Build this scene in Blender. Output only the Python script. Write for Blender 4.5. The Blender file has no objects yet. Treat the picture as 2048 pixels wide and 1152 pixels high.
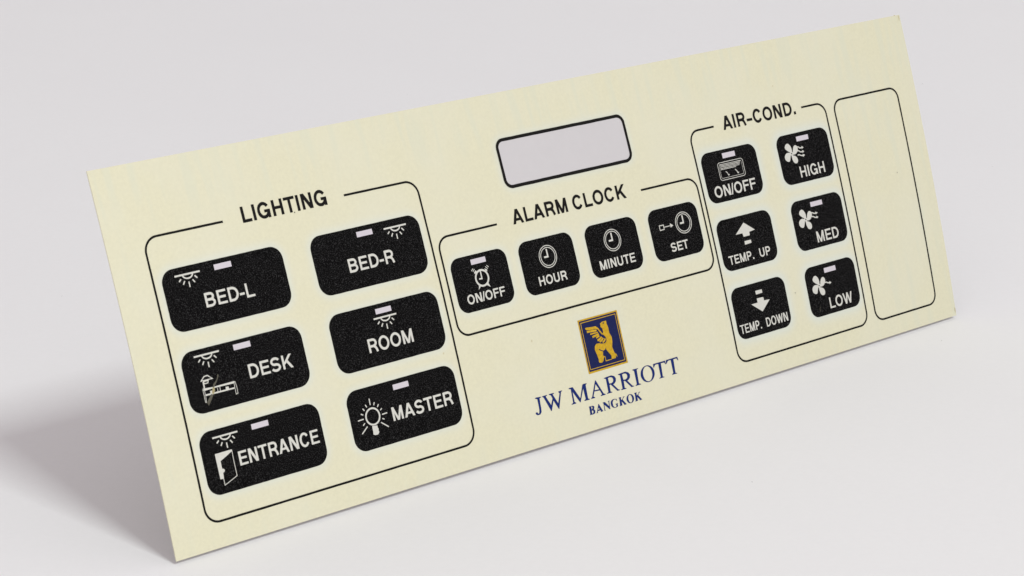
import bpy, math, random
import numpy as np
from mathutils import Matrix, Vector
from mathutils.geometry import tessellate_polygon

random.seed(7)
sc = bpy.context.scene
col = sc.collection

# ------------------------------------------------------------------ camera
cam_d = bpy.data.cameras.new('camera')
cam = bpy.data.objects.new('camera', cam_d)
col.objects.link(cam)
cam.matrix_world = Matrix(((1, 0, 0, 0.07358189),
                           (0, 0.34529495, -0.93849422, -0.40448921),
                           (0, 0.93849422, 0.34529495, 0.18067051),
                           (0, 0, 0, 1)))
cam_d.sensor_width = 36.0
cam_d.lens = 4800.0 / 2048.0 * 36.0
cam_d.shift_x = -126.0 / 2048.0
cam_d.shift_y = 224.0 / 2048.0
cam_d.clip_start = 0.01
cam_d.clip_end = 50.0
cam_d.dof.use_dof = True
cam_d.dof.focus_distance = 0.50
cam_d.dof.aperture_fstop = 110.0
sc.camera = cam

# ------------------------------------------------------------------ light
world = bpy.data.worlds.new('World')
sc.world = world
world.use_nodes = True
bg = world.node_tree.nodes['Background']
bg.inputs[0].default_value = (1.0, 0.90, 0.932, 1)
bg.inputs[1].default_value = 0.56


def area(name, loc, target, sx, sy, watts, colour):
    d = bpy.data.lights.new(name, 'AREA')
    d.shape = 'RECTANGLE'
    d.size, d.size_y, d.energy, d.color = sx, sy, watts, colour
    o = bpy.data.objects.new(name, d)
    col.objects.link(o)
    o.location = loc
    o.rotation_euler = (Vector(target) - Vector(loc)).to_track_quat('-Z', 'Y').to_euler()
    return o


AIM = Vector((0.08, 0.06, 0.02))
KEY = Vector((0.44272662, -0.53130079, 0.72229676))
area('softbox', AIM + KEY * 5.0, AIM, 1.05, 1.05, 136.0, (0.95, 1.0, 0.985))
area('added_fill', (-0.02, -0.44, 0.13), (0.03, 0.02, 0.04), 0.20, 0.16, 0.48, (1.0, 0.99, 0.97))  # added fill lamp near the camera, brightens the sheet's left end

vs = sc.view_settings
vs.view_transform = 'Standard'
vs.look = 'None'
vs.exposure = 0.0
vs.gamma = 1.0
vs.use_curve_mapping = False
sc.cycles.use_denoising = True
sc.cycles.denoiser = 'OPENIMAGEDENOISE'
sc.cycles.denoising_input_passes = 'RGB_ALBEDO_NORMAL'
sc.cycles.max_bounces = 8


# ------------------------------------------------------------------ materials
def new_mat(name):
    m = bpy.data.materials.new(name)
    m.use_nodes = True
    nt = m.node_tree
    return m, nt, nt.nodes['Principled BSDF']


def N(nt, kind, **kw):
    n = nt.nodes.new(kind)
    for k, v in kw.items():
        setattr(n, k, v)
    return n


def noise(nt, co, scale, detail=2.0, rough=0.5):
    n = N(nt, 'ShaderNodeTexNoise')
    n.inputs['Scale'].default_value = scale
    n.inputs['Detail'].default_value = detail
    n.inputs['Roughness'].default_value = rough
    nt.links.new(co, n.inputs['Vector'])
    return n.outputs['Fac']


def ramp(nt, fac, stops):
    r = N(nt, 'ShaderNodeValToRGB')
    e = r.color_ramp.elements
    while len(e) < len(stops):
        e.new(0.5)
    for el, (p, c) in zip(e, stops):
        el.position = p
        el.color = (c, c, c, 1) if not isinstance(c, tuple) else (*c, 1)
    nt.links.new(fac, r.inputs['Fac'])
    return r.outputs['Color']


def mix(nt, fac, a, b):
    m = N(nt, 'ShaderNodeMix', data_type='RGBA')
    for s, v in ((m.inputs[0], fac), (m.inputs[6], a), (m.inputs[7], b)):
        if isinstance(v, (int, float)):
            s.default_value = v
        elif isinstance(v, tuple):
            s.default_value = (*v, 1)
        else:
            nt.links.new(v, s)
    return m.outputs[2]


def math_n(nt, op, a, b):
    m = N(nt, 'ShaderNodeMath', operation=op)
    for s, v in ((m.inputs[0], a), (m.inputs[1], b)):
        if isinstance(v, (int, float)):
            s.default_value = v
        else:
            nt.links.new(v, s)
    return m.outputs[0]


def bump(nt, p, height, strength, dist):
    b = N(nt, 'ShaderNodeBump')
    b.inputs['Strength'].default_value = strength
    b.inputs['Distance'].default_value = dist
    nt.links.new(height, b.inputs['Height'])
    nt.links.new(b.outputs['Normal'], p.inputs['Normal'])


def ink(name, colour, rough=0.5, spec=0.3, var=0.06, scale=2500.0):
    m, nt, p = new_mat(name)
    co = N(nt, 'ShaderNodeTexCoord').outputs['Object']
    f = noise(nt, co, scale, 3.0)
    d = tuple(c * (1 - var * 2) for c in colour)
    u = tuple(min(1, c * (1 + var * 2)) for c in colour)
    nt.links.new(mix(nt, f, d, u), p.inputs['Base Color'])
    p.inputs['Roughness'].default_value = rough
    p.inputs['Specular IOR Level'].default_value = spec
    bump(nt, p, f, 0.12, 0.00004)
    return m


# cream polyester sheet: fine satin grain, bluish-tinted halo
# around the printed keys, faint upright ghost stripes of the adhesive behind
M_SHEET, nt, p = new_mat('cream_polyester')
co = N(nt, 'ShaderNodeTexCoord').outputs['Object']
CREAM = (0.632, 0.610, 0.446)
g1 = noise(nt, co, 1500.0, 3.0, 0.6)
g2 = noise(nt, co, 60.0, 3.0, 0.55)
base = mix(nt, g1, tuple(c * 0.925 for c in CREAM), tuple(min(1, c * 1.075) for c in CREAM))
base = mix(nt, ramp(nt, g2, [(0.40, 0.0), (0.68, 0.45)]), base, (0.636, 0.626, 0.500))
mp = N(nt, 'ShaderNodeMapping')
mp.inputs['Scale'].default_value = (420.0, 42.0, 1.0)
mp.inputs['Rotation'].default_value = (0, 0, 0.06)
nt.links.new(co, mp.inputs['Vector'])
st = noise(nt, mp.outputs['Vector'], 1.0, 1.5)
stripes = ramp(nt, st, [(0.51, 0.0), (0.65, 0.52)])
at = N(nt, 'ShaderNodeAttribute', attribute_name='ghost')
base = mix(nt, math_n(nt, 'MULTIPLY', stripes, at.outputs['Fac']), base, (0.585, 0.598, 0.475))
ah = N(nt, 'ShaderNodeAttribute', attribute_name='halo_tint')
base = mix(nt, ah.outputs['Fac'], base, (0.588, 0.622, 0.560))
nt.links.new(base, p.inputs['Base Color'])
p.inputs['Roughness'].default_value = 0.46
p.inputs['Specular IOR Level'].default_value = 0.35
bump(nt, p, g1, 0.22, 0.00006)

# black key ink seen through textured film: tiny glints from the grain
M_KEY, nt, p = new_mat('black_key_ink')
co = N(nt, 'ShaderNodeTexCoord').outputs['Object']
g = noise(nt, co, 2600.0, 4.0, 0.7)
p.inputs['Base Color'].default_value = (0.0042, 0.0041, 0.0042, 1)
p.inputs['Roughness'].default_value = 0.36
gl = noise(nt, co, 6000.0, 1.0)
nt.links.new(ramp(nt, gl, [(0.55, 0.008), (0.78, 0.9)]), p.inputs['Specular IOR Level'])
bump(nt, p, g, 0.55, 0.00018)

M_BLACK = ink('black_line_ink', (0.006, 0.0055, 0.005), 0.55, 0.12)
M_TEXT = ink('reversed_out_lettering', (0.56, 0.555, 0.505), 0.5, 0.3, 0.05)
M_LED = ink('frosted_indicator_film', (0.55, 0.512, 0.550), 0.5, 0.3, 0.03)
M_DISPLAY = ink('frosted_display_film', (0.53, 0.512, 0.518), 0.35, 0.4, 0.01, 700.0)
M_NAVY = ink('navy_ink', (0.0055, 0.019, 0.125), 0.55, 0.12, 0.12)
M_NAVYBG = ink('navy_panel_ink', (0.0065, 0.0115, 0.066), 0.55, 0.15, 0.12)
M_GOLD = ink('gold_ink', (0.50, 0.305, 0.012), 0.5, 0.25, 0.22, 2200.0)
M_SCUFF = ink('scuff_residue', (0.085, 0.08, 0.06), 0.6, 0.2, 0.4, 1800.0)
M_GLUE = ink('yellow_glue_residue', (0.33, 0.29, 0.15), 0.6, 0.2, 0.4, 1800.0)
M_BACK = ink('brown_adhesive_backing', (0.13, 0.095, 0.060), 0.7, 0.2, 0.2, 600.0)  # adhesive brown, darkened to deepen the contact shadow under the sheet
M_DUST = ink('grey_dust', (0.12, 0.11, 0.10), 0.9, 0.1)

M_PAPER, nt, p = new_mat('white_paper')
co = N(nt, 'ShaderNodeTexCoord').outputs['Object']
f1 = noise(nt, co, 900.0, 3.0)
f2 = noise(nt, co, 14.0, 2.0)
c = mix(nt, f1, (0.776, 0.781, 0.781), (0.804, 0.809, 0.809))
c = mix(nt, ramp(nt, f2, [(0.3, 0.0), (0.8, 0.30)]), c, (0.765, 0.767, 0.772))
nt.links.new(c, p.inputs['Base Color'])
p.inputs['Roughness'].default_value = 0.75
p.inputs['Specular IOR Level'].default_value = 0.2
bump(nt, p, f1, 0.06, 0.0001)


# ------------------------------------------------------------------ sheet space
# u across (0..1000), v down (0..332), both in thousandths of the sheet's width
W = 0.22
HREF = 332.7
BOW = (-0.00905596, 0.00699799, 0.0046615)


def bow(u, v):
    u = u / 1000.0
    v = v / 1000.0
    a = v / 0.42
    b = v / 0.377
    return 4 * u * (1 - u) * (BOW[0] * (1 - a) + BOW[1] * a) + 4 * b * (1 - b) * BOW[2]


def P(u, v, h=0.0):
    return (u * W / 1000.0, (HREF - v) * W / 1000.0, bow(u, v) * W + h)


def link(name, verts, faces, mat, parent=None, smooth=False):
    me = bpy.data.meshes.new(name)
    me.from_pydata(verts, [], faces)
    me.validate()
    me.update()
    if smooth:
        me.polygons.foreach_set('use_smooth', [True] * len(me.polygons))
    me.materials.append(mat)
    o = bpy.data.objects.new(name, me)
    col.objects.link(o)
    if parent is not None:
        o.parent = parent
    return o


class Ink:
    """Flat print in sheet space; every piece lies a hair above the one before."""

    def __init__(self, h, edge=0.0):
        self.v, self.f, self.h, self.k, self.edge = [], [], h, 0, edge

    def _h(self):
        self.k += 1
        return self.h + self.k % 5 * 1.5e-6

    def raw(self, pts, faces):
        h = self._h()
        n = len(self.v)
        e = self.edge
        for u, v in pts:
            if e:
                u += random.uniform(-e, e)
                v += random.uniform(-e, e)
            self.v.append(P(u, v, h))
        out = []
        for f in faces:
            a = 0.0
            for i in range(len(f)):
                x0, y0 = pts[f[i]]
                x1, y1 = pts[f[(i + 1) % len(f)]]
                a += x0 * y1 - x1 * y0
            f = tuple(n + i for i in f)
            out.append(f if a < 0 else f[::-1])
        self.f += out

    def poly(self, pts, *holes):
        loops = [list(pts)] + [list(h) for h in holes]
        tris = tessellate_polygon([[Vector((a, b, 0)) for a, b in lp] for lp in loops])
        flat = [q for lp in loops for q in lp]
        self.raw(flat, [t for t in tris])

    def rect(self, u0, u1, v0, v1):
        self.raw([(u0, v0), (u1, v0), (u1, v1), (u0, v1)], [(0, 1, 2, 3)])

    def path(self, pts, t, closed=False, t2=None):
        q = [pts[0]]
        for a in pts[1:]:
            if math.hypot(a[0] - q[-1][0], a[1] - q[-1][1]) > 1e-4:
                q.append(a)
        if closed and math.hypot(q[0][0] - q[-1][0], q[0][1] - q[-1][1]) < 1e-4:
            q.pop()
        n = len(q)
        vs_, fs = [], []
        for i in range(n):
            a = q[i - 1] if (closed or i) else None
            b = q[(i + 1) % n] if (closed or i < n - 1) else None
            ds = []
            for s, e in ((a, q[i]), (q[i], b)):
                if s is not None and e is not None:
                    L = math.hypot(e[0] - s[0], e[1] - s[1])
                    ds.append(((e[0] - s[0]) / L, (e[1] - s[1]) / L))
            if len(ds) == 1:
                nx, ny, m = -ds[0][1], ds[0][0], 1.0
            else:
                nx, ny = -(ds[0][1] + ds[1][1]), ds[0][0] + ds[1][0]
                L = math.hypot(nx, ny) or 1.0
                nx, ny = nx / L, ny / L
                m = 1.0 / max(0.45, nx * -ds[0][1] + ny * ds[0][0])
            w = t if t2 is None else t + (t2 - t) * i / (n - 1)
            w *= 0.5 * m
            vs_ += [(q[i][0] + nx * w, q[i][1] + ny * w), (q[i][0] - nx * w, q[i][1] - ny * w)]
        for i in range(n if closed else n - 1):
            j = (i + 1) % n
            fs.append((2 * i, 2 * j, 2 * j + 1, 2 * i + 1))
        self.raw(vs_, fs)

    def disc(self, c, rx, ry=None, n=32):
        ry = rx if ry is None else ry
        pts = [(c[0] + rx * math.cos(2 * math.pi * i / n), c[1] + ry * math.sin(2 * math.pi * i / n)) for i in range(n)]
        self.raw([c] + pts, [(0, 1 + i, 1 + (i + 1) % n) for i in range(n)])

    def rrect(self, u0, u1, v0, v1, r, nu=16, nv=10):
        rows = []
        for i in range(9):
            a = math.pi / 2 * i / 8
            rows.append((v0 + r * (1 - math.sin(a)), r * (1 - math.cos(a))))
        rows = [(v0 + r * (1 - math.cos(math.pi / 2 * i / 8)), r * (1 - math.sin(math.pi / 2 * i / 8))) for i in range(9)]
        rows += [(v0 + r + (v1 - v0 - 2 * r) * i / nv, 0.0) for i in range(1, nv)]
        rows += [(v1 - r * (1 - math.cos(math.pi / 2 * i / 8)), r * (1 - math.sin(math.pi / 2 * i / 8))) for i in range(8, -1, -1)]
        pts, fs = [], []
        for v, ins in rows:
            for j in range(nu + 1):
                pts.append((u0 + ins + (u1 - u0 - 2 * ins) * j / nu, v))
        for i in range(len(rows) - 1):
            for j in range(nu):
                k = i * (nu + 1) + j
                fs.append((k, k + 1, k + nu + 2, k + nu + 1))
        self.raw(pts, fs)

    def build(self, name, mat, parent):
        return link(name, self.v, self.f, mat, parent)


def arc(cx, cy, rx, ry, a0, a1, n=24):
    """Arc in sheet space, degrees, counter-clockwise as seen (v points down)."""
    return [(cx + rx * math.cos(math.radians(a0 + (a1 - a0) * i / n)),
             cy - ry * math.sin(math.radians(a0 + (a1 - a0) * i / n))) for i in range(n + 1)]


def seg(a, b, step=6.0):
    n = max(1, int(math.hypot(b[0] - a[0], b[1] - a[1]) / step))
    return [(a[0] + (b[0] - a[0]) * i / n, a[1] + (b[1] - a[1]) * i / n) for i in range(n + 1)]


def rr_path(u0, u1, v0, v1, r, gap=None):
    """Outline of a rounded box; with gap=(ua, ub) the top line is open between."""
    top_r = [] if gap is None else seg((gap[1], v0), (u1 - r, v0))
    top_l = [] if gap is None else seg((u0 + r, v0), (gap[0], v0))
    if gap is None:
        top_r = seg((u0 + r, v0), (u1 - r, v0))
    p_ = top_r + arc(u1 - r, v0 + r, r, r, 90, 0, 10) + seg((u1, v0 + r), (u1, v1 - r))
    p_ += arc(u1 - r, v1 - r, r, r, 0, -90, 10) + seg((u1 - r, v1), (u0 + r, v1))
    p_ += arc(u0 + r, v1 - r, r, r, -90, -180, 10) + seg((u0, v1 - r), (u0, v0 + r))
    p_ += arc(u0 + r, v0 + r, r, r, 180, 90, 10) + top_l
    return p_


# ------------------------------------------------------------------ lettering
BEAR = {'A': (722, 20, 702), 'B': (722, 76, 669), 'C': (722, 44, 684), 'D': (722, 76, 685), 'E': (667, 76, 621),
        'F': (611, 76, 587), 'G': (778, 44, 713), 'H': (722, 71, 651), 'I': (278, 64, 214), 'K': (722, 87, 722),
        'L': (611, 76, 583), 'M': (833, 69, 765), 'N': (722, 69, 654), 'O': (778, 44, 734), 'P': (667, 73, 627),
        'R': (722, 80, 677), 'S': (667, 39, 629), 'T': (611, 14, 598), 'U': (722, 72, 651), 'W': (944, 16, 929),
        '-': (333, 20, 313), '=': (480, 40, 440), '.': (278, 69, 209), '/': (240, -20, 260)}


def glyph(k, ch, x0, x1, vt, vb, t):
    h = vb - vt
    w = x1 - x0
    cx = (x0 + x1) / 2
    cy = (vt + vb) / 2
    a = t / 2
    th = t * 0.92

    def V(x, ya, yb):
        k.rect(x - a, x + a, ya, yb)

    def H(xa, xb, y):
        k.rect(xa, xb, y - th / 2, y + th / 2)

    def D(xa, ya, xb, yb, t_):
        k.raw([(xa - t_ / 2, ya), (xa + t_ / 2, ya), (xb + t_ / 2, yb), (xb - t_ / 2, yb)], [(0, 1, 2, 3)])

    top, bot = vt + th / 2, vb - th / 2
    if ch in 'BEFHKLPRDMNUI':
        if ch == 'I':
            k.rect(cx - a, cx + a, vt, vb)
        elif ch != 'U':
            V(x0 + a, vt, vb)
    if ch == 'L':
        H(x0 + a, x1, bot)
    elif ch in 'EF':
        H(x0 + a, x1, top)
        H(x0 + a, x1 - 0.07 * w, cy - 0.01 * h)
        if ch == 'E':
            H(x0 + a, x1 + 0.02 * w, bot)
    elif ch == 'H':
        V(x1 - a, vt, vb)
        H(x0 + a, x1 - a, cy)
    elif ch == 'T':
        H(x0, x1, top)
        V(cx, vt + a, vb)
    elif ch == 'N':
        V(x1 - a, vt, vb)
        D(x0 + t * 0.62, vt, x1 - t * 0.62, vb, t * 1.24)
    elif ch == 'M':
        V(x1 - a, vt, vb)
        D(x0 + t * 0.60, vt, cx, vb, t * 1.05)
        D(x1 - t * 0.60, vt, cx, vb, t * 1.05)
    elif ch == 'A':
        D(cx, vt, x0 + t * 0.55, vb, t * 1.1)
        D(cx, vt, x1 - t * 0.55, vb, t * 1.1)
        H(x0 + 0.22 * w, x1 - 0.22 * w, vt + 0.71 * h)
    elif ch == 'W':
        xs = [x0 + t * 0.5, x0 + 0.29 * w, cx, x1 - 0.29 * w, x1 - t * 0.5]
        for i in range(4):
            D(xs[i], vt if i % 2 == 0 else vb, xs[i + 1], vb if i % 2 == 0 else vt, t * 1.02)
    elif ch == 'K':
        D(x1 - t * 0.66, vt, x0 + t * 0.75, vt + 0.66 * h, t * 1.3)
        D(x0 + 0.42 * w, vt + 0.40 * h, x1 - t * 0.62, vb, t * 1.25)
    elif ch in 'OQ':
        k.path(arc(cx, cy, w / 2 - a, h / 2 - th / 2 + 0.015 * h, 0, 360, 40), t, True)
    elif ch in 'CG':
        rx, ry = w / 2 - a, h / 2 - th / 2 + 0.015 * h
        k.path(arc(cx, cy, rx, ry, 32, 328 if ch == 'C' else 300, 34), t)
        if ch == 'G':
            H(cx + 0.04 * w, x1, cy + 0.06 * h)
            V(x1 - a, cy + 0.06 * h, vb)
            k.path(arc(cx, cy, rx, ry, 296, 338, 8), t)
    elif ch == 'D':
        xm = x0 + 0.42 * w
        k.path([(x0 + a, top), (xm, top)] + arc(xm, cy, x1 - a - xm, (bot - top) / 2, 90, -90, 24)[1:] + [(x0 + a, bot)], t)
    elif ch in 'PR':
        ym = vt + (0.55 if ch == 'P' else 0.54) * h
        xm = x0 + 0.55 * w
        r_ = x1 - a - 0.03 * w - xm
        k.path([(x0 + a, top), (xm, top)] + arc(xm, (top + ym) / 2, r_, (ym - top) / 2, 90, -90, 16)[1:] + [(x0 + a, ym)], t)
        if ch == 'R':
            k.path([(x0 + 0.55 * w, ym + 0.0 * h), (x0 + 0.74 * w, ym + 0.10 * h), (x1 - a - 0.06 * w, vt + 0.78 * h), (x1 - a + 0.02 * w, vb)], t)
    elif ch == 'B':
        ym = vt + 0.485 * h
        xm = x0 + 0.55 * w
        k.path([(x0 + a, top), (xm, top)] + arc(xm, (top + ym) / 2, x1 - a - 0.06 * w - xm, (ym - top) / 2, 90, -90, 14)[1:] + [(x0 + a, ym)], t)
        k.path([(xm, ym)] + arc(xm, (bot + ym) / 2, x1 - a - xm, (bot - ym) / 2, 90, -90, 14)[1:] + [(x0 + a, bot)], t)
    elif ch == 'U':
        r_ = 0.34 * h
        k.path([(x0 + a, vt), (x0 + a, vb - r_)] + arc(cx, vb - r_, w / 2 - a, r_ - th / 2 + 0.015 * h, 180, 360, 18)[1:] + [(x1 - a, vt)], t)
    elif ch == 'S':
        rx = w / 2 - a
        r1 = 0.25 * h - th / 4 + 0.008 * h
        k.path(arc(cx, top + r1 - 0.01 * h, rx * 0.96, r1, 18, 262, 18) + arc(cx, bot - r1 + 0.01 * h, rx, r1, 82, -162, 18), t)
    elif ch in '-=':
        k.rect(x0, x1, vt + 0.56 * h, vt + 0.56 * h + t * 0.95)
    elif ch == '.':
        k.rect(x0, x0 + t * 1.05, vb - t * 1.1, vb)
    elif ch == '/':
        D(x1 - a * 0.8, vt, x0 + a * 0.8, vb, t * 0.8)


def text(k, s, u0, u1, vt, vb, t, track=0.0):
    """Fit the ink of a line of condensed grotesque capitals into a box."""
    x, spans = 0.0, []
    for ch in s:
        adv, l, r = BEAR[ch]
        spans.append((ch, x + l, x + r))
        x += adv + track
    a, b = spans[0][1], spans[-1][2]
    f = (u1 - u0) / (b - a)
    for ch, l, r in spans:
        glyph(k, ch, u0 + (l - a) * f, u0 + (r - a) * f, vt, vb, t)


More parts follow.
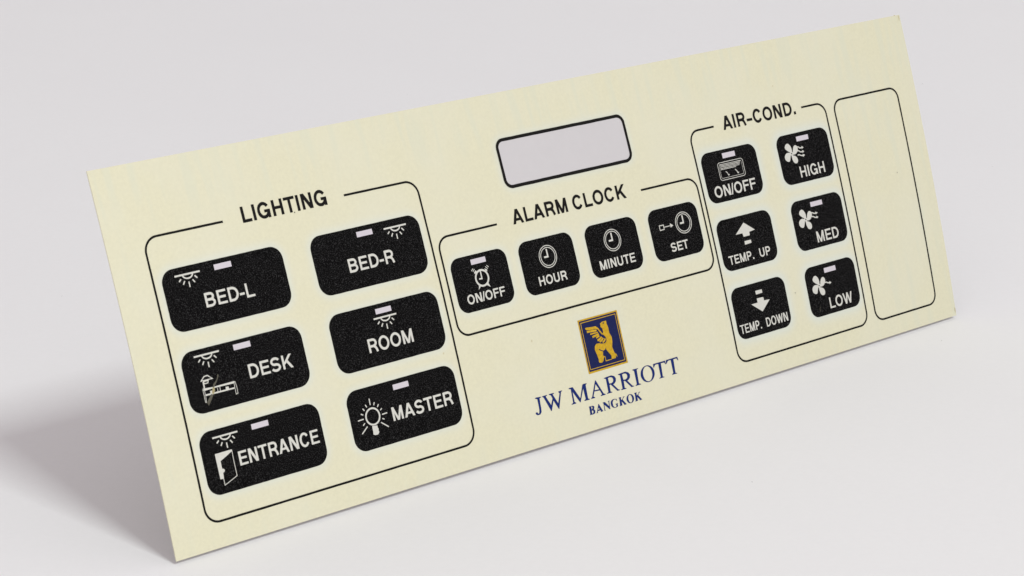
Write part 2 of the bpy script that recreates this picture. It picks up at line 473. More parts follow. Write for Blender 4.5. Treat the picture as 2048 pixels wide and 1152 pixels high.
# traced print, in sheet units
ART = {
    'desk_shade': [(59,190.8),(62.6,187.6),(66.1,187.3),(70.3,190.9)],
    'desk_sock': [(61.2,191.6),(65.9,191.6),(65.1,193.6),(61.6,193.6)],
    'desk_neck': [(60.8,191.8),(60.7,197.2)],
    'desk_top': [(58.6,197.2),(69,198),(90.6,197.8),(90.5,199.7),(69.3,199.2),(60.7,199.4)],
    'desk_low': [(60.5,202.6),(89.3,203),(89.2,204.2),(60.5,204)],
    'desk_legl': [(58.8,198.4),(58.9,203.3),(58.8,209.1),(59.7,209.3),(60.2,203.9),(60.2,199.5)],
    'desk_legr': [(90,198.2),(89.8,204.2),(89.7,209.1),(91.6,208.7),(91.8,203.5),(91.3,198.5)],
    'desk_blk1': [(65.4,200.7),(69.5,201),(69.1,203.8),(65.3,203.5)],
    'desk_blk2': [(81,200.8),(83.8,200.9),(84.2,203.2),(80.9,202.9)],
    'desk_bar1': [(73,199.7),(72.9,203)],
    'desk_bar2': [(75.5,199.8),(75.4,203.1)],
    'scratch1': [(75.8,188.3),(76.8,189.6),(75.6,192.1),(72.9,195.3),(70.1,198.5),(68.5,198.7),(69.9,195.8),(72.7,193.6),(74.6,191.6)],
    'scratch2': [(68.6,198.2),(70.4,198.6),(69.9,201.8),(68.3,204.2),(66.7,203.2),(67.6,200.7)],
    'scratch3': [(65.6,203.5),(68,204.3),(64.2,209.2),(61.1,212.6),(59.9,209.8),(62.2,207.1)],
    'door': [(56.5,253.7),(73.4,253.5),(73.7,255),(67.4,257.8),(60.6,260.7),(60.6,267.2),(62.4,268),(62.8,269.2),(62.1,270.5),(60.7,271),(60.3,275.8),(56.7,275.8)],
    'door_line': [(73.5,253.8),(73.3,265.6),(73.3,276.6),(66.7,279.1),(60,281.6),(59.9,275.3)],
    'bulb_base': [(218.3,268.2),(223.8,268.9),(223.8,271.1),(224.5,272.2),(224,273.4),(224.5,275.1),(222.7,276.9),(219.8,276.9),(217.8,275.8),(218.1,273.3),(218.1,270.2)],
    'bulb_rays': [[(221.3,243.9),(221.1,249.7)],[(225.9,248.2),(224.7,250.7)],[(229.8,250.9),(228.1,253.1)],[(232.4,255.3),(230.3,256.6)],[(231.2,260.7),(237,260.4)],[(230.7,264.2),(232.7,265.3)],[(228.3,267.2),(235.6,272.9)],[(215.9,248.3),(217,250.8)],[(212.3,251),(213.8,253.2)],[(209.2,255.2),(211.5,256.6)],[(204.7,260.5),(211.1,260.2)],[(211.4,264),(209.1,265.7)],[(213.4,267.5),(206.3,272.7)]],
    'bulb_gap': [(219.3,269.3),(222.4,269.3)],
    'ear_l': [(368.3,156.4),(369.6,157.9),(366.5,159.7),(366,158.2)],
    'ear_r': [(378.8,156.7),(381.5,158),(381.4,160.1),(379.4,158.7)],
    'ticks': [[(365.8,154.3),(363.6,156.3)],[(367.3,155.1),(365.1,157.2)],[(382,154.3),(384,156.3)],[(380.4,155.2),(382.7,157.6)]],
    'foot_l': [(368.5,170.3),(370.4,171.8),(366.9,174.7)],
    'foot_r': [(376.9,171.8),(379.6,170.6),(381.1,174.7)],
    'set_sq': [(600.4,158),(606.1,158.1),(605.9,162.5),(600.5,162.6)],
    'set_line': [(606,160.4),(614.4,160.4)],
    'set_head': [(614.6,157.9),(618.6,160.7),(614.8,162.3)],
    'ac_out': [(694.4,111.3),(729.5,111.5),(729.5,129.2),(694.9,129.2)],
    'ac_in': [(696.1,113.4),(727,113.5),(727.5,127.4),(696.4,127.2)],
    'ac_louv': [[(697,113.2),(726.7,113.7)],[(697.3,114.5),(725.7,114.9)],[(697.4,115.8),(725,116.2)],[(697.4,117.2),(724,117.4)],[(697.5,118.4),(718.8,118.6)]],
    'ac_a1': [(703.5,121.1),(705.1,122.4),(706.2,124.4)],
    'ac_h1': [(705.3,124.6),(708.4,124.5),(706.7,126)],
    'ac_a2': [(716.7,121),(718.3,122.4),(719.5,124.4)],
    'ac_h2': [(718.5,124.5),(721.5,124.4),(719.9,126)],
    'b1': [(799.3,118.3),(800.4,116),(800.3,113.5),(799.5,110.9),(797.8,108.8),(796.2,107.8),(794.1,108.1),(792.3,109.4),(791.2,111.3),(791.5,113),(793.3,114.8),(795.8,116.5),(797.7,117.7)],
    'b2': [(801,118.1),(802,114.9),(803.6,112.3),(805.3,111.2),(806.9,111.2),(808.4,112.2),(809.3,114.2),(809,116.3),(807.4,118.5),(805.2,120.1),(802.6,120.5),(800.4,120.2)],
    'b3': [(798,118.1),(793.7,117.1),(790.8,117.8),(788.7,119.8),(788.2,122.1),(788.8,124.4),(791.2,126.3),(793.4,126.6),(794.8,125.7),(796.2,122.7),(797.6,119.6)],
    'b4': [(798.2,120.2),(800.5,120.9),(803.9,122.3),(805.8,124.6),(806,127.4),(804.8,129.4),(802.6,129.9),(800.5,129.2),(799,127.3),(798.2,124.1)],
    'hub': [(799,118.9)],
    'w3': [[(808.8,113.3),(810.7,113.8),(811.9,115.2),(814.6,115.2)],[(808.2,117.3),(810.5,117.9),(811.8,119.4),(814.5,119.4)],[(807.1,121.9),(809.3,121.6),(811.4,123),(814.4,123.5)]],
    'w3h': [[(814.8,113.4),(817.6,115.3),(814.7,116.7)],[(814.7,117.6),(817.4,119.5),(814.6,120.8)],[(814.3,121.8),(817.4,123.2),(814.2,125.1)]],
    'hub2': [(798.8,188.4)],
    'w2': [[(808.2,182.9),(810.5,183.3),(812.2,184.5),(814.7,184.5)],[(807.6,186.9),(810.6,187.3),(812.3,188.7),(814.9,189.1)]],
    'w2h': [[(814.4,182.9),(817.7,184.5),(814.3,185.8)],[(814.6,187.4),(817.5,188.9),(815,190.3)]],
    'hub1': [(798.6,258.4)],
    'w1': [[(807.8,257),(809.8,256.7),(811.5,258),(814.9,258.4)]],
    'w1h': [[(814.6,256.8),(817.2,258.7),(814.1,259.9)]],
    'scuff': [(794.6,279.9),(792.9,282.1),(793.5,284.9)],
    'up': [(711.8,175.3),(725.2,185.1),(717,185.8),(716.6,189.4),(707.9,189.4),(707.2,185.6),(697.8,185.4)],
    'updash': [(707.6,193.8),(716.8,193.9),(716.9,197.1),(707.5,197.6)],
    'dn': [(707.9,253.3),(717.2,253.6),(717.4,257.2),(725.4,257.7),(712.4,267.7),(698.8,257.6),(707.9,257.6)],
    'dndash': [(707.9,245.4),(717.2,245.6),(717.2,249.1),(708,249.3)],
    'em': [(473,226.3),(523.8,226.7),(523.4,278.9),(472.9,278.6)],
    'em_in': [(474.4,227.8),(522,228),(521.6,277.2),(473.8,277)],
    'em_line': [(475.5,229.6),(520,229.4),(520.4,275.3),(475,275.2)],
    'lion': [(499.1,235),(502,233.7),(507.4,233.6),(507.2,236.9),(508.2,240.1),(508.1,245.8),(510,250.1),(509.5,254.8),(508,259.8),(509.1,265.2),(510.7,267.4),(509.5,271),(504.3,271),(504.7,267.5),(503.7,266.1),(501.2,262.5),(500.1,260.5),(499.9,258.4),(498.7,260.2),(496.4,260.8),(495.4,262.2),(494.7,265.3),(497,266.7),(495.1,267.5),(493.6,270.4),(491.4,271.6),(488.2,271),(488,269.5),(488.4,267.5),(487.3,262.4),(486.2,258),(487,254.6),(489.3,252.7),(492.6,252.8),(496.6,254),(500.4,254.3),(502.7,252.4),(503.1,249.8),(501.9,247.7),(500.1,245.8),(501,242.7),(500.7,239.7),(499,238),(499.6,236.4)],
    'lion_hip': [(491.2,258.5),(493.6,260.1),(496.1,261.3)],
    'lion_foot': [(496.8,266.6),(496.8,271.1),(504.3,271)],
    'lion_tail': [(510.8,267.2),(511.5,270.1)],
    'lion_eye': [(503.2,235.2)],
    'wing': [(480.1,235.2),(482.1,235.2),(487.7,235.8),(493.1,236.2),(495.7,238.3),(497.7,241.7),(500.3,245.4),(498.9,245.7),(496.4,242.3),(494.8,239.6),(492.4,238.5),(487.7,238.5),(481.7,237.7),(480.3,236.8)],
    'feathers': [[(481.2,239.3),(485.9,239.6),(493.3,240.2)],[(484.7,242.3),(489,242.2),(494.4,242.5)],[(486.6,245.5),(489.8,244.9),(495,244.4)],[(490.9,247.1),(493.2,246.5),(495.3,246.2)],[(491.8,250),(494.8,249.2),(497.7,247.7)],[(494.1,251.7),(497.5,250.6),(499.3,248.9)],[(497.6,253.1),(500.3,251.8),(501.8,250.1)]],
    'feather_w': [36,24,36,30,36,34,32],
    'serif': [[[(403,286.56),(404.5,285.75),(410.45,286.29),(410.75,286.86),(408.65,287.48),(408.29,292.07),(408.15,297.07),(407.62,300.46),(405.65,302.26),(402.54,302.37),(400.65,301.06),(400.58,299.69),(401.79,299.23),(403.09,299.89),(403.49,301.24),(404.79,300.69),(405.54,297.96),(405.74,292.98),(405.71,287.44)],[]],[[(411.94,286.28),(417.99,286.29),(418.02,286.9),(416.24,287.49),(420.51,296.71),(423.65,291.14),(422.58,287.96),(420.23,286.61),(420.5,286.12),(426.61,286.28),(426.76,286.92),(424.81,287.37),(429.2,296.99),(433.26,288.33),(432.01,286.72),(432.13,286.3),(436.7,286.24),(436.85,286.89),(435.34,287.4),(429.12,302.54),(428.57,302.41),(424.35,293.32),(419.82,302.35),(419.11,302.09),(413.64,288.04),(412.07,286.72)],[]],[[(444.98,286.59),(446.21,286.16),(450.16,286.16),(456.62,298.6),(462.41,286.7),(463.79,286.25),(467.61,286.36),(467.84,286.98),(466.27,287.84),(465.92,300.93),(467.73,301.87),(467.57,302.44),(460.99,302.23),(460.87,301.69),(462.86,300.73),(462.38,290.41),(456.05,302.39),(455.3,302.22),(448.95,290.56),(448.89,300.35),(450.68,301.74),(450.55,302.22),(444.78,302.18),(444.72,301.66),(447,300.77),(447.44,287.67),(445.12,287.03)],[]],[[(479.33,286.14),(485.87,300.57),(488.07,301.85),(487.94,302.33),(481.9,302.31),(481.84,301.79),(483.71,301.09),(481.94,296.78),(475.18,296.34),(472.87,300.61),(474.61,302.05),(474.35,302.5),(469.54,302.29),(469.49,301.77),(471.08,300.81),(478.54,286.57)],[[(478.24,289.83),(481.5,295.45),(475.81,295.26)]]],[[(489.95,286.52),(493,286.18),(499.47,285.96),(503.11,287.46),(504.59,289.96),(503.91,292.64),(501.87,294.39),(499.88,294.96),(504.81,300.95),(506.94,301.85),(506.57,302.18),(503.31,302.2),(496.78,294.46),(495.3,294.43),(494.88,300.86),(496.9,301.85),(496.67,302.21),(490.1,302.07),(489.98,301.52),(491.98,300.86),(492.19,287.9),(490.07,287.06)],[[(494.92,287.75),(495.27,293.08),(497.77,293.3),(500.02,292.52),(501.06,290.7),(500.7,288.82),(499,287.66),(496.71,287.39)]]],[[(508.13,286.95),(511.22,286.62),(517.75,286.4),(521.43,287.91),(522.92,290.42),(522.24,293.12),(520.18,294.87),(518.18,295.45),(523.16,301.46),(525.31,302.37),(524.94,302.7),(521.65,302.72),(515.04,294.94),(513.55,294.9),(513.13,301.37),(515.18,302.37),(514.94,302.72),(508.3,302.58),(508.18,302.04),(510.2,301.37),(510.4,288.35),(508.26,287.5)],[[(513.16,288.2),(513.51,293.55),(516.05,293.77),(518.31,292.99),(519.36,291.16),(519,289.27),(517.28,288.1),(514.96,287.84)]]],[[(526.89,286.76),(528.32,286.56),(534.44,286.81),(534.43,287.32),(532.44,287.81),(531.8,301.27),(534.26,302.36),(534.13,302.85),(527.25,302.82),(527.12,302.27),(529.01,301.41),(528.9,288.15),(527.04,287.21)],[]],[[(554.43,287.14),(570.49,287.23),(570.76,290.81),(570.03,290.9),(568.99,288.84),(564.49,288.61),(563.64,301.78),(565.69,302.5),(565.45,302.87),(558.82,302.77),(558.76,302.23),(560.9,301.57),(560.89,288.49),(556.85,288.47),(554.65,290.85),(554.02,290.6)],[]],[[(571.59,287.06),(587.14,287.01),(587.55,290.62),(586.84,290.62),(585.53,288.44),(581.45,288.37),(580.71,301.72),(582.81,302.56),(582.57,302.93),(575.88,302.83),(575.8,302.34),(577.82,301.43),(577.8,288.29),(574.03,288.39),(571.58,290.89),(571,290.44)],[]],[[(464.34,308.86),(465.99,308.79),(468.39,308.89),(470.34,309.19),(471.21,310.18),(471.04,311.38),(470.04,312.55),(471.37,313.64),(471.35,315.2),(470.57,316.58),(468.19,317.1),(463.79,316.89),(463.81,316.52),(464.57,316.24),(464.91,309.47)],[[(467.47,309.29),(467.33,312.06),(468.21,311.8),(468.76,310.53),(468.42,309.52)],[(467.24,313.13),(467.02,316.2),(468.32,315.89),(469.06,314.66),(468.74,313.58)]]],[[(477.17,308.77),(480.48,316.12),(480.94,316.39),(480.81,316.89),(477.78,317.04),(477.67,316.7),(478.21,316.21),(477.81,315.42),(474.74,315.45),(473.87,316.42),(474.46,316.81),(474.31,317.06),(472.48,317.03),(472.46,316.65),(473.1,316.24),(476.63,309.27)],[[(476.13,312.28),(477.11,314.23),(475.12,314.38)]]],[[(482.24,309.18),(482.67,308.81),(485.1,308.92),(489.26,313.97),(489.57,309.81),(488.88,309.33),(488.94,309.1),(491.05,308.9),(491.05,309.37),(490.42,309.7),(490.09,316.99),(489.33,317.22),(483.8,311.43),(483.6,316.23),(483.94,316.94),(483.76,317.15),(482.78,317.14),(482.67,316.64),(483.12,310.17)],[]],[[(500.05,309.13),(500.31,311.23),(499.88,311.29),(498.88,309.64),(497.33,309.28),(495.5,309.95),(494.36,311.88),(494.41,314.71),(495.71,316.75),(497.34,316.82),(498.32,316.27),(498.37,314.86),(497.66,314.13),(497.76,313.78),(500.67,313.68),(500.77,314.08),(500.24,314.52),(500.26,316.72),(498.04,317.3),(495.57,317.25),(493.39,316.2),(491.89,314.12),(491.8,311.75),(492.9,309.65),(495.01,308.73),(497.49,308.69),(499,309.2)],[]],[[(502.83,309.09),(503.66,308.78),(506.29,309.02),(506.22,309.44),(505.68,309.75),(505.77,311.98),(508.76,310.16),(508.32,309.65),(508.48,309.37),(510.63,309.08),(510.61,309.46),(509.57,309.94),(507.46,311.87),(510.79,316.43),(511.41,316.9),(511.21,317.17),(508.45,317.4),(508.04,317.05),(508.28,316.48),(505.82,313.31),(505.72,316.44),(505.95,316.81),(505.79,317.09),(502.3,317.14),(502.24,316.75),(503.03,316.43),(503.59,309.8),(502.89,309.35)],[]],[[(523.18,309.23),(524.02,308.92),(526.68,309.16),(526.6,309.58),(526.05,309.9),(526.15,312.14),(529.17,310.31),(528.73,309.79),(528.89,309.51),(531.06,309.23),(531.04,309.6),(529.99,310.08),(527.86,312.03),(531.23,316.62),(531.86,317.08),(531.66,317.35),(528.87,317.58),(528.46,317.23),(528.7,316.66),(526.21,313.48),(526.11,316.62),(526.34,316.99),(526.18,317.27),(522.65,317.33),(522.59,316.93),(523.38,316.61),(523.95,309.95),(523.23,309.49)],[]]],
}
H1, H2, H3 = 4e-5, 8e-5, 12e-5

# ------------------------------------------------------------------ the ground
gv, gf = [], []
prof = [(-4.0, 0.0), (-0.4, 0.0), (0.0, 0.0), (0.4, 0.0), (1.1, 0.0)]
prof += [(1.1 + 0.6 * math.sin(math.radians(a)), 0.6 - 0.6 * math.cos(math.radians(a))) for a in range(6, 91, 6)]
prof += [(1.7, 1.6)]
for y, z in prof:
    gv += [(-7.0, y, z), (7.0, y, z)]
for i in range(len(prof) - 1):
    gf.append((2 * i, 2 * i + 1, 2 * i + 3, 2 * i + 2))
gv = [(a, b, c_ - 0.00052) for a, b, c_ in gv]
ground = link('ground', gv, gf, M_PAPER, None, True)
ground['kind'] = 'structure'

# ------------------------------------------------------------------ the overlay sheet
root = bpy.data.objects.new('keypad_overlay', None)
col.objects.link(root)
root.empty_display_size = 0.02
root.matrix_world = Matrix(((0.750901999, -0.199895440, 0.629434668, 0.0),
                            (0.660413649, 0.227284650, -0.715678349, 0.0),
                            (0.0, 0.953091549, 0.302682175, 0.0),
                            (0, 0, 0, 1)))
root['label'] = 'cream plastic keypad overlay with black printed buttons, standing tilted on white paper'
root['category'] = 'keypad'

ROW_L = [(93.4, 147.2), (164.2, 217.9), (233.4, 288.6)]
COL_L = [(43.8, 166.9), (196.9, 318.2)]
COL_A = [(340.8, 407.0), (422.0, 489.0), (505.0, 571.2), (587.8, 653.6)]
ROW_A = (141.7, 193.1)
COL_C = [(673.6, 750.3), (780.5, 855.4)]
ROW_C = [(98.9, 150.4), (167.8, 219.9), (237.5, 290.1)]
KEYS = [(*c_, *r_, 12.0) for c_ in COL_L for r_ in ROW_L] + [(*c_, *ROW_A, 10.5) for c_ in COL_A] \
    + [(*c_, *r_, 10.5) for c_ in COL_C for r_ in ROW_C]
DISP = (425.9, 587.8, 43.0, 90.2, 9.0)
EMB = (473.0, 523.6, 226.5, 278.8)


def slab(name, u0, u1, v0, v1, z0, z1, nu, nv, mat, attrs=False):
    """A bowed slab between heights z0 (back) and z1 (front)."""
    us = np.linspace(u0, u1, nu + 1)
    vv = np.linspace(v0, v1, nv + 1)
    verts, faces = [], []
    for z in (z1, z0):
        for b in vv:
            for a in us:
                verts.append(P(a, b, z))
    n = (nu + 1) * (nv + 1)
    for j in range(nv):
        for i in range(nu):
            k_ = j * (nu + 1) + i
            faces.append((k_, k_ + nu + 1, k_ + nu + 2, k_ + 1))
            faces.append((n + k_, n + k_ + 1, n + k_ + nu + 2, n + k_ + nu + 1))
    nfl = len(faces)
    rim = [i for i in range(nu + 1)] + [j * (nu + 1) + nu for j in range(1, nv + 1)] \
        + [nv * (nu + 1) + i for i in range(nu - 1, -1, -1)] + [j * (nu + 1) for j in range(nv - 1, 0, -1)]
    m0 = len(verts)
    for r_ in rim:
        verts.append(verts[r_])
        verts.append(verts[n + r_])
    for q in range(len(rim)):
        a_, b_ = m0 + 2 * q, m0 + 2 * ((q + 1) % len(rim))
        faces.append((a_, b_, b_ + 1, a_ + 1))
    o = link(name, verts, faces, mat, root)
    sm = [True] * nfl + [False] * (len(faces) - nfl)
    o.data.polygons.foreach_set('use_smooth', sm)
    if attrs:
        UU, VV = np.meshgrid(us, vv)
        halo_tint = np.zeros_like(UU)
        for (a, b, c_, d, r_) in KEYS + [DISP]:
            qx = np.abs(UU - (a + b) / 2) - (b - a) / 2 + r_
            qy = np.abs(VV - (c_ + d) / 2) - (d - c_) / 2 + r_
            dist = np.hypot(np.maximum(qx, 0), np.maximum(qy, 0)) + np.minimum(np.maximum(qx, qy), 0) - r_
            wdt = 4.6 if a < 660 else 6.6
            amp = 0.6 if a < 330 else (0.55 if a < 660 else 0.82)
            halo_tint = np.maximum(halo_tint, amp * np.exp(-(np.maximum(dist, 0) / wdt) ** 2))
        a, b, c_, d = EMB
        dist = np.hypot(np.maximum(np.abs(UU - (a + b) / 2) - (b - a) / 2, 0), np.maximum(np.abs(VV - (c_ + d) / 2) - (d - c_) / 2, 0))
        halo_tint = np.maximum(halo_tint, 0.22 * np.exp(-(dist / 7.0) ** 2))
        ghost = np.clip((62 - VV) / 30, 0, 1) * 0.8
        ghost = np.maximum(ghost, np.clip((UU - 868) / 15, 0, 1) * 0.75)
        ghost = np.maximum(ghost, np.clip((26 - UU) / 10, 0, 1) * 0.45)
        ghost = np.maximum(ghost, np.clip((VV - 312) / 8, 0, 1) * 0.35)
        for nm, arr in (('halo_tint', halo_tint), ('ghost', ghost)):
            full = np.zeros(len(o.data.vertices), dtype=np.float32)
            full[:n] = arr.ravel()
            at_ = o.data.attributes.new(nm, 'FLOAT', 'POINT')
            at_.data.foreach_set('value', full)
    return o


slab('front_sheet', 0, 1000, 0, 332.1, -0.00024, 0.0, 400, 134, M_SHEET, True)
slab('adhesive_backing', 1.0, 999.0, 1.0, 332.0, -0.00062, -0.000245, 80, 30, M_BACK)

# printed group outlines with their gap for the heading
for (a, b, c_, d, r_, gap) in ((35.9, 326.2, 63.7, 310.0, 13.0, (116.4, 245.4)),
                               (333.9, 661.4, 119.8, 212.5, 12.0, (405.3, 588.2)),
                               (667.2, 860.7, 74.6, 311.9, 12.0, (701.8, 827.3)),
                               (873.8, 971.1, 75.0, 312.1, 11.5, None)):
    k = Ink(H1, 0.06)
    k.path(rr_path(a, b, c_, d, r_, gap), 1.95, gap is None)
    k.build('group_outline', M_BLACK, root)

for parts, t in (([('LIGHTING', 136.2, 226.3, 54.6, 68.6)], 2.85),
                 ([('ALARM', 424.5, 492.9, 109.9, 123.8), ('CLOCK', 500.0, 568.4, 109.9, 123.8)], 2.8),
                 ([('AIR=COND.', 714.2, 818.1, 66.3, 80.3)], 2.8)):
    k = Ink(H1, 0.07)
    for s, a, b, c_, d in parts:
        text(k, s, a, b, c_, d, t)
    k.build('heading', M_BLACK, root)

# display window
k = Ink(H1)
k.rrect(DISP[0] + 1, DISP[1] - 1, DISP[2] + 1, DISP[3] - 1, DISP[4] - 1)
win = k.build('display_window', M_DISPLAY, root)
k = Ink(H2, 0.10)
k.path(rr_path(DISP[0] + 1.3, DISP[1] - 1.3, DISP[2] + 1.3, DISP[3] - 1.3, DISP[4] - 1.3), 3.1, True)
k.build('window_border', M_BLACK, win)


# ------------------------------------------------------------------ key icons
def lamp(k, u, v):
    du, dv = u - 57.04, v - 100.2
    k.path([(57.0 + du, 100.2 + dv), (82.3 + du, 100.2 + dv)], 1.45)
    k.path(arc(69.8 + du, 100.6 + dv, 4.9, 3.3, 180, 360, 16), 1.25)
    for a, b in (((62.62, 103.38), (60.25, 105.37)), ((65.7, 105.6), (63.7, 108.4)), ((69.63, 106.81), (69.6, 111.5)),
                 ((73.6, 105.7), (75.4, 108.4)), ((76.4, 102.8), (78.5, 105.3))):
        k.path([(a[0] + du, a[1] + dv), (b[0] + du, b[1] + dv)], 1.15)


def clock(k, u, v):
    k.path(arc(u, v, 10.5, 10.5, 0, 360, 48), 0.75, True)
    k.path(arc(u, v, 8.6, 8.6, 0, 360, 48), 0.75, True)
    k.path([(u - 0.1, v - 7.3), (u - 0.1, v + 0.9)], 1.6)
    k.path([(u + 0.6, v + 0.05), (u - 4.7, v + 0.05)], 1.75)


def shift(pts, du, dv):
    return [(a + du, b + dv) for a, b in pts]


def smooth(pts, n=3, closed=False):
    for _ in range(n):
        out = []
        m = len(pts)
        rng = range(m if closed else m - 1)
        if not closed:
            out.append(pts[0])
        for i in rng:
            a, b = pts[i], pts[(i + 1) % m]
            out += [(a[0] * .75 + b[0] * .25, a[1] * .75 + b[1] * .25), (a[0] * .25 + b[0] * .75, a[1] * .25 + b[1] * .75)]
        if not closed:
            out.append(pts[-1])
        pts = out
    return pts


def fan(k, hub, lines, heads):
    du, dv = hub[0] - 799.0, hub[1] - 118.9
    for nm in ('b1', 'b2', 'b3', 'b4'):
        k.poly(smooth(shift(ART[nm], du, dv), 1, True))
    k.path(arc(*hub, 1.45, 1.45, 0, 360, 16), 1.3, True)
    for ln in lines:
        k.path(smooth(ln, 2), 1.15)
    for h_ in heads:
        k.poly(h_)


def icon_desk(k):
    lamp(k, 57.3, 169.7)
    k.path(ART['desk_shade'], 0.95, True)
    k.path(ART['desk_sock'], 0.85, True)
    k.path(ART['desk_neck'], 1.4)
    k.poly(ART['desk_top'])
    k.poly(ART['desk_low'])
    k.path(ART['desk_legl'], 0.5, True)
    k.path(ART['desk_legr'], 0.5, True)
    k.poly(ART['desk_blk1'])
    k.poly(ART['desk_blk2'])
    k.path(ART['desk_bar1'], 0.5)
    k.path(ART['desk_bar2'], 0.5)


def icon_door(k):
    lamp(k, 57.5, 240.1)
    k.poly(ART['door'])
    k.path(ART['door_line'], 0.6)


def icon_bulb(k):
    k.path(arc(221.2, 260.1, 7.35, 7.35, 0, 360, 40), 1.55, True)
    k.poly(ART['bulb_base'])
    for r_ in ART['bulb_rays']:
        k.path(r_, 1.0)


def icon_alarm(k):
    k.path(arc(373.8, 164.65, 7.35, 7.35, 0, 360, 40), 1.75, True)
    k.path([(373.5, 157.8), (373.5, 165.9)], 1.3)
    k.path([(374.1, 165.1), (370.2, 165.1)], 1.35)
    for nm in ('ear_l', 'ear_r', 'foot_l', 'foot_r'):
        k.poly(ART[nm])
    for r_ in ART['ticks']:
        k.path(r_, 0.7)


def icon_set(k):
    clock(k, 632.6, 160.5)
    k.path(ART['set_sq'], 0.85, True)
    k.path(ART['set_line'], 0.75)
    k.poly(ART['set_head'])


def icon_aircon(k):
    k.path(rr_path(694.5, 729.5, 111.4, 129.2, 2.8), 0.6, True)
    k.path(rr_path(696.3, 727.4, 113.4, 127.3, 1.6), 0.35, True)
    for r_ in ART['ac_louv']:
        k.path(r_, 0.55)
    for nm in ('1', '2'):
        k.path(smooth(ART['ac_a' + nm], 1), 0.8)
        k.poly(ART['ac_h' + nm])


def icon_up(k):
    k.poly(ART['up'])
    k.poly(ART['updash'])


def icon_down(k):
    k.poly(ART['dn'])
    k.poly(ART['dndash'])


L0, L1, R0 = 1.9, 2.2, 12.0
BUTTONS = [
    # box, radius, caption pieces, caption stroke, indicator, icon, label
    (COL_L[0], ROW_L[0], 12.0, [('BED-L', 80.8, 130.8, 119.4, 131.7)], 2.15, (96.8, 114.3, 97.6, 102.4), lambda k: lamp(k, 57.0, 100.2), 'wide black button reading BED-L with a lamp'),
    (COL_L[0], ROW_L[1], 12.0, [('DESK', 106.8, 152.2, 187.2, 199.4)], 2.15, (97.1, 114.5, 167.7, 172.6), icon_desk, 'wide black button reading DESK with a worn scratch'),
    (COL_L[0], ROW_L[2], 12.0, [('ENTRANCE', 78.7, 161.3, 257.0, 269.3)], 2.1, (97.2, 114.5, 237.5, 242.3), icon_door, 'wide black button reading ENTRANCE with an open door'),
    (COL_L[1], ROW_L[0], 12.0, [('BED-R', 232.1, 282.3, 119.6, 131.8)], 2.15, (248.3, 265.8, 97.8, 102.6), lambda k: lamp(k, 278.5, 100.6), 'wide black button reading BED-R with a lamp'),
    (COL_L[1], ROW_L[1], 12.0, [('ROOM', 232.9, 282.7, 192.8, 205.2)], 2.2, (248.8, 266.2, 168.3, 173.1), lambda k: lamp(k, 245.1, 176.7), 'wide black button reading ROOM with a lamp'),
    (COL_L[1], ROW_L[2], 12.0, [('MASTER', 242.2, 310.4, 257.1, 269.5)], 2.2, (248.9, 266.3, 237.7, 242.6), icon_bulb, 'wide black button reading MASTER with a light bulb'),
    (COL_A[0], ROW_A, 10.5, [('ON/OFF', 351.5, 396.5, 177.0, 185.8)], 1.65, (365.1, 382.6, 145.9, 150.8), icon_alarm, 'black button reading ON/OFF with a ringing alarm clock'),
    (COL_A[1], ROW_A, 10.5, [('HOUR', 438.4, 472.8, 177.0, 185.8)], 1.65, None, lambda k: clock(k, 455.5, 160.3), 'black button reading HOUR under a clock face'),
    (COL_A[2], ROW_A, 10.5, [('MINUTE', 515.5, 561.2, 177.0, 185.9)], 1.65, None, lambda k: clock(k, 537.9, 160.2), 'black button reading MINUTE under a clock face'),
    (COL_A[3], ROW_A, 10.5, [('SET', 609.2, 632.6, 177.4, 186.2)], 1.65, None, icon_set, 'black button reading SET with an arrow to a clock'),
    (COL_C[0], ROW_C[0], 10.5, [('ON/OFF', 682.4, 740.4, 133.8, 145.1)], 2.05, (703.7, 721.3, 102.6, 107.8), icon_aircon, 'black button reading ON/OFF with an air conditioner'),
    (COL_C[0], ROW_C[1], 10.5, [('TEMP.', 681.3, 716.2, 204.8, 213.7), ('UP', 724.8, 740.4, 204.8, 213.7)], 1.55, None, icon_up, 'black button reading TEMP. UP with an upward arrow'),
    (COL_C[0], ROW_C[2], 10.5, [('TEMP.', 677.1, 707.1, 275.0, 284.1), ('DOWN', 714.4, 745.7, 275.0, 284.1)], 1.4, None, icon_down, 'black button reading TEMP. DOWN with a downward arrow'),
    (COL_C[1], ROW_C[0], 10.5, [('HIGH', 805.4, 841.5, 133.9, 145.3)], 1.95, (810.0, 827.4, 103.0, 108.0), lambda k: fan(k, (799.0, 118.9), ART['w3'], ART['w3h']), 'black button reading HIGH with a three-arrow fan'),
    (COL_C[1], ROW_C[1], 10.5, [('MED', 809.5, 842.0, 203.3, 214.8)], 1.95, (809.7, 827.1, 172.2, 177.2), lambda k: fan(k, (798.8, 188.4), ART['w2'], ART['w2h']), 'black button reading MED with a two-arrow fan'),
    (COL_C[1], ROW_C[2], 10.5, [('LOW', 809.1, 843.7, 273.3, 284.8)], 1.95, (809.9, 827.2, 242.2, 247.2), lambda k: fan(k, (798.6, 258.4), ART['w1'], ART['w1h']), 'black button reading LOW with a one-arrow fan'),
]
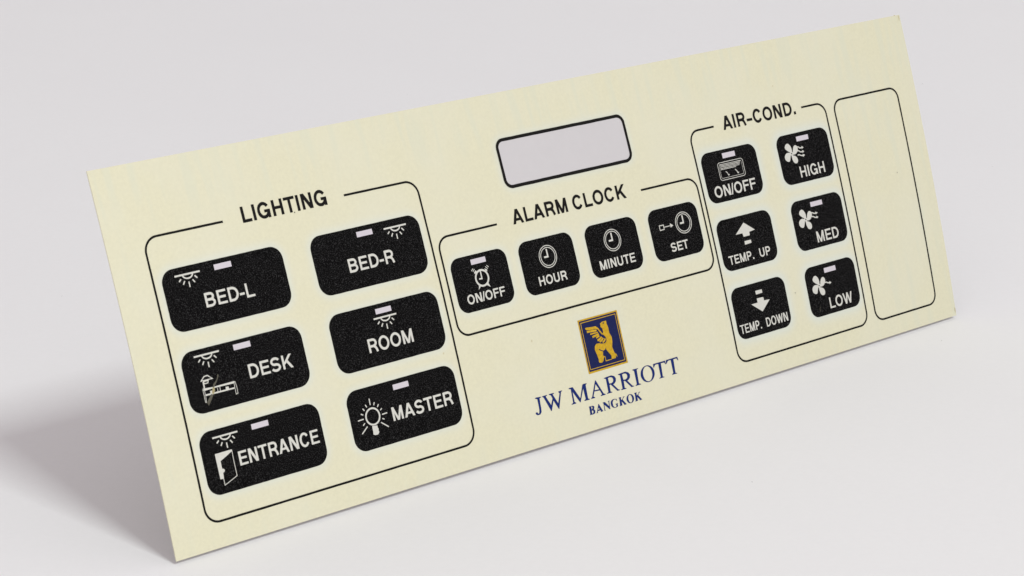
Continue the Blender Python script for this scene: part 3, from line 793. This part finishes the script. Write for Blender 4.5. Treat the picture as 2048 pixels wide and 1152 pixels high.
for (cu, rv, r_, caps, t, led, icon, lab) in BUTTONS:
    k = Ink(H1, 0.07)
    k.rrect(cu[0], cu[1], rv[0], rv[1], r_, 24, 14)
    b = k.build('button', M_KEY, root)
    b['label'] = lab
    k = Ink(H2, 0.06)
    for s, a, e, c_, d in caps:
        text(k, s, a, e, c_, d, t)
    k.build('caption', M_TEXT, b)
    k = Ink(H2, 0.05)
    icon(k)
    k.build('icon', M_TEXT, b)
    if led:
        k = Ink(H2, 0.04)
        k.rect(*led)
        k.build('indicator_window', M_LED, b)
    if 'DESK' in lab:
        k = Ink(H3)
        k.poly(ART['scratch1'])
        k.poly(ART['scratch3'])
        k.build('scratch', M_SCUFF, b)
        k = Ink(H3)
        k.poly(ART['scratch2'])
        k.build('glue_spot', M_GLUE, b)
    if 'LOW' in lab:
        k = Ink(H3)
        k.path(ART['scuff'], 0.5)
        k.build('scratch', M_SCUFF, b)

# ------------------------------------------------------------------ emblem and name
k = Ink(H1, 0.08)
k.rect(*EMB)
em = k.build('emblem', M_GOLD, root)
k = Ink(H2, 0.04)
k.rect(474.3, 522.0, 227.9, 277.1)
pan = k.build('emblem_panel', M_NAVYBG, em)
k = Ink(H3, 0.05)
k.path([(475.9, 229.7), (520.1, 229.7), (520.1, 275.1), (475.9, 275.1)], 0.65, True)
k.build('inner_border', M_GOLD, em)
k = Ink(H3, 0.05)
k.poly(ART['lion'])
k.path(ART['lion_foot'], 0.7)
k.path(ART['lion_tail'], 0.8)
k.poly(ART['wing'])
for f_, w_ in zip(ART['feathers'], ART['feather_w']):
    k.path(smooth(f_, 2), w_ / 8.2 / 2.2)
k.build('winged_lion', M_GOLD, em)
k = Ink(H3 + 4e-5)
k.disc(ART['lion_eye'][0], 0.75)
k.path(ART['lion_hip'], 0.8)
k.build('lion_detail', M_NAVYBG, em)

k = Ink(H1, 0.04)
for lp in ART['serif'][:9]:
    k.poly(lp[0], *lp[1])
k.poly(arc(545.2, 294.75, 9.1, 8.2, 0, 360, 40)[:-1], arc(545.2, 294.75, 5.9, 7.4, 0, 360, 40)[:-1])
k.build('name_lettering', M_NAVY, root)
k = Ink(H1, 0.04)
for lp in ART['serif'][9:]:
    k.poly(lp[0], *lp[1])
k.poly(arc(517.15, 313.15, 4.85, 4.45, 0, 360, 32)[:-1], arc(517.15, 313.15, 2.4, 3.85, 0, 360, 32)[:-1])
k.build('city_lettering', M_NAVY, root)

# small blemishes on the sheet
M_BROWN = ink('brown_stain', (0.53, 0.47, 0.29), 0.6, 0.15)
for (u, v, ru, rv, m) in [(414.0, 233.4, 0.5, 1.4, 1), (311.8, 222.7, 0.6, 1.1, 1), (190.1, 69.2, 0.5, 0.8, 0), (794.5, 47.0, 0.5, 0.8, 1), (762.7, 258.8, 0.7, 0.5, 0), (997.8, 3.3, 0.7, 3.0, 1), (999.0, 326.1, 0.8, 3.0, 1), (992.0, -0.2, 1.4, 0.5, 1), (946.6, 164.4, 0.5, 0.6, 0)]:
    k = Ink(H2)
    k.raw([(u, v)] + [(u + ru * random.uniform(0.6, 1.2) * math.cos(i * 0.785), v + rv * random.uniform(0.6, 1.2) * math.sin(i * 0.785)) for i in range(8)],
          [(0, 1 + i, 1 + (i + 1) % 8) for i in range(8)])
    k.build('blemish', M_BROWN if m else M_BLACK, root)

# ------------------------------------------------------------------ dust on the paper
dv_, df_ = [], []
for (x, y, s) in [(0.1595, 0.1283, 0.00012), (0.109, 0.0405, 0.00012), (-0.0536, 0.1626, 0.00013), (0.1919, 0.3996, 0.00014), (0.1976, 0.2887, 0.00012), (0.0177, 0.383, 0.00014)]:
    n = len(dv_)
    for i in range(6):
        a = i * math.pi / 3
        r_ = s * random.uniform(0.6, 1.2)
        dv_.append((x + r_ * math.cos(a), y + r_ * math.sin(a), -0.00050))
    dv_.append((x, y, s * 0.5 - 0.00052))
    df_ += [(n + i, n + (i + 1) % 6, n + 6) for i in range(6)]
dust = link('dust', dv_, df_, M_DUST)
dust['kind'] = 'stuff'
dust['label'] = 'tiny grey dust specks lying on the white paper'
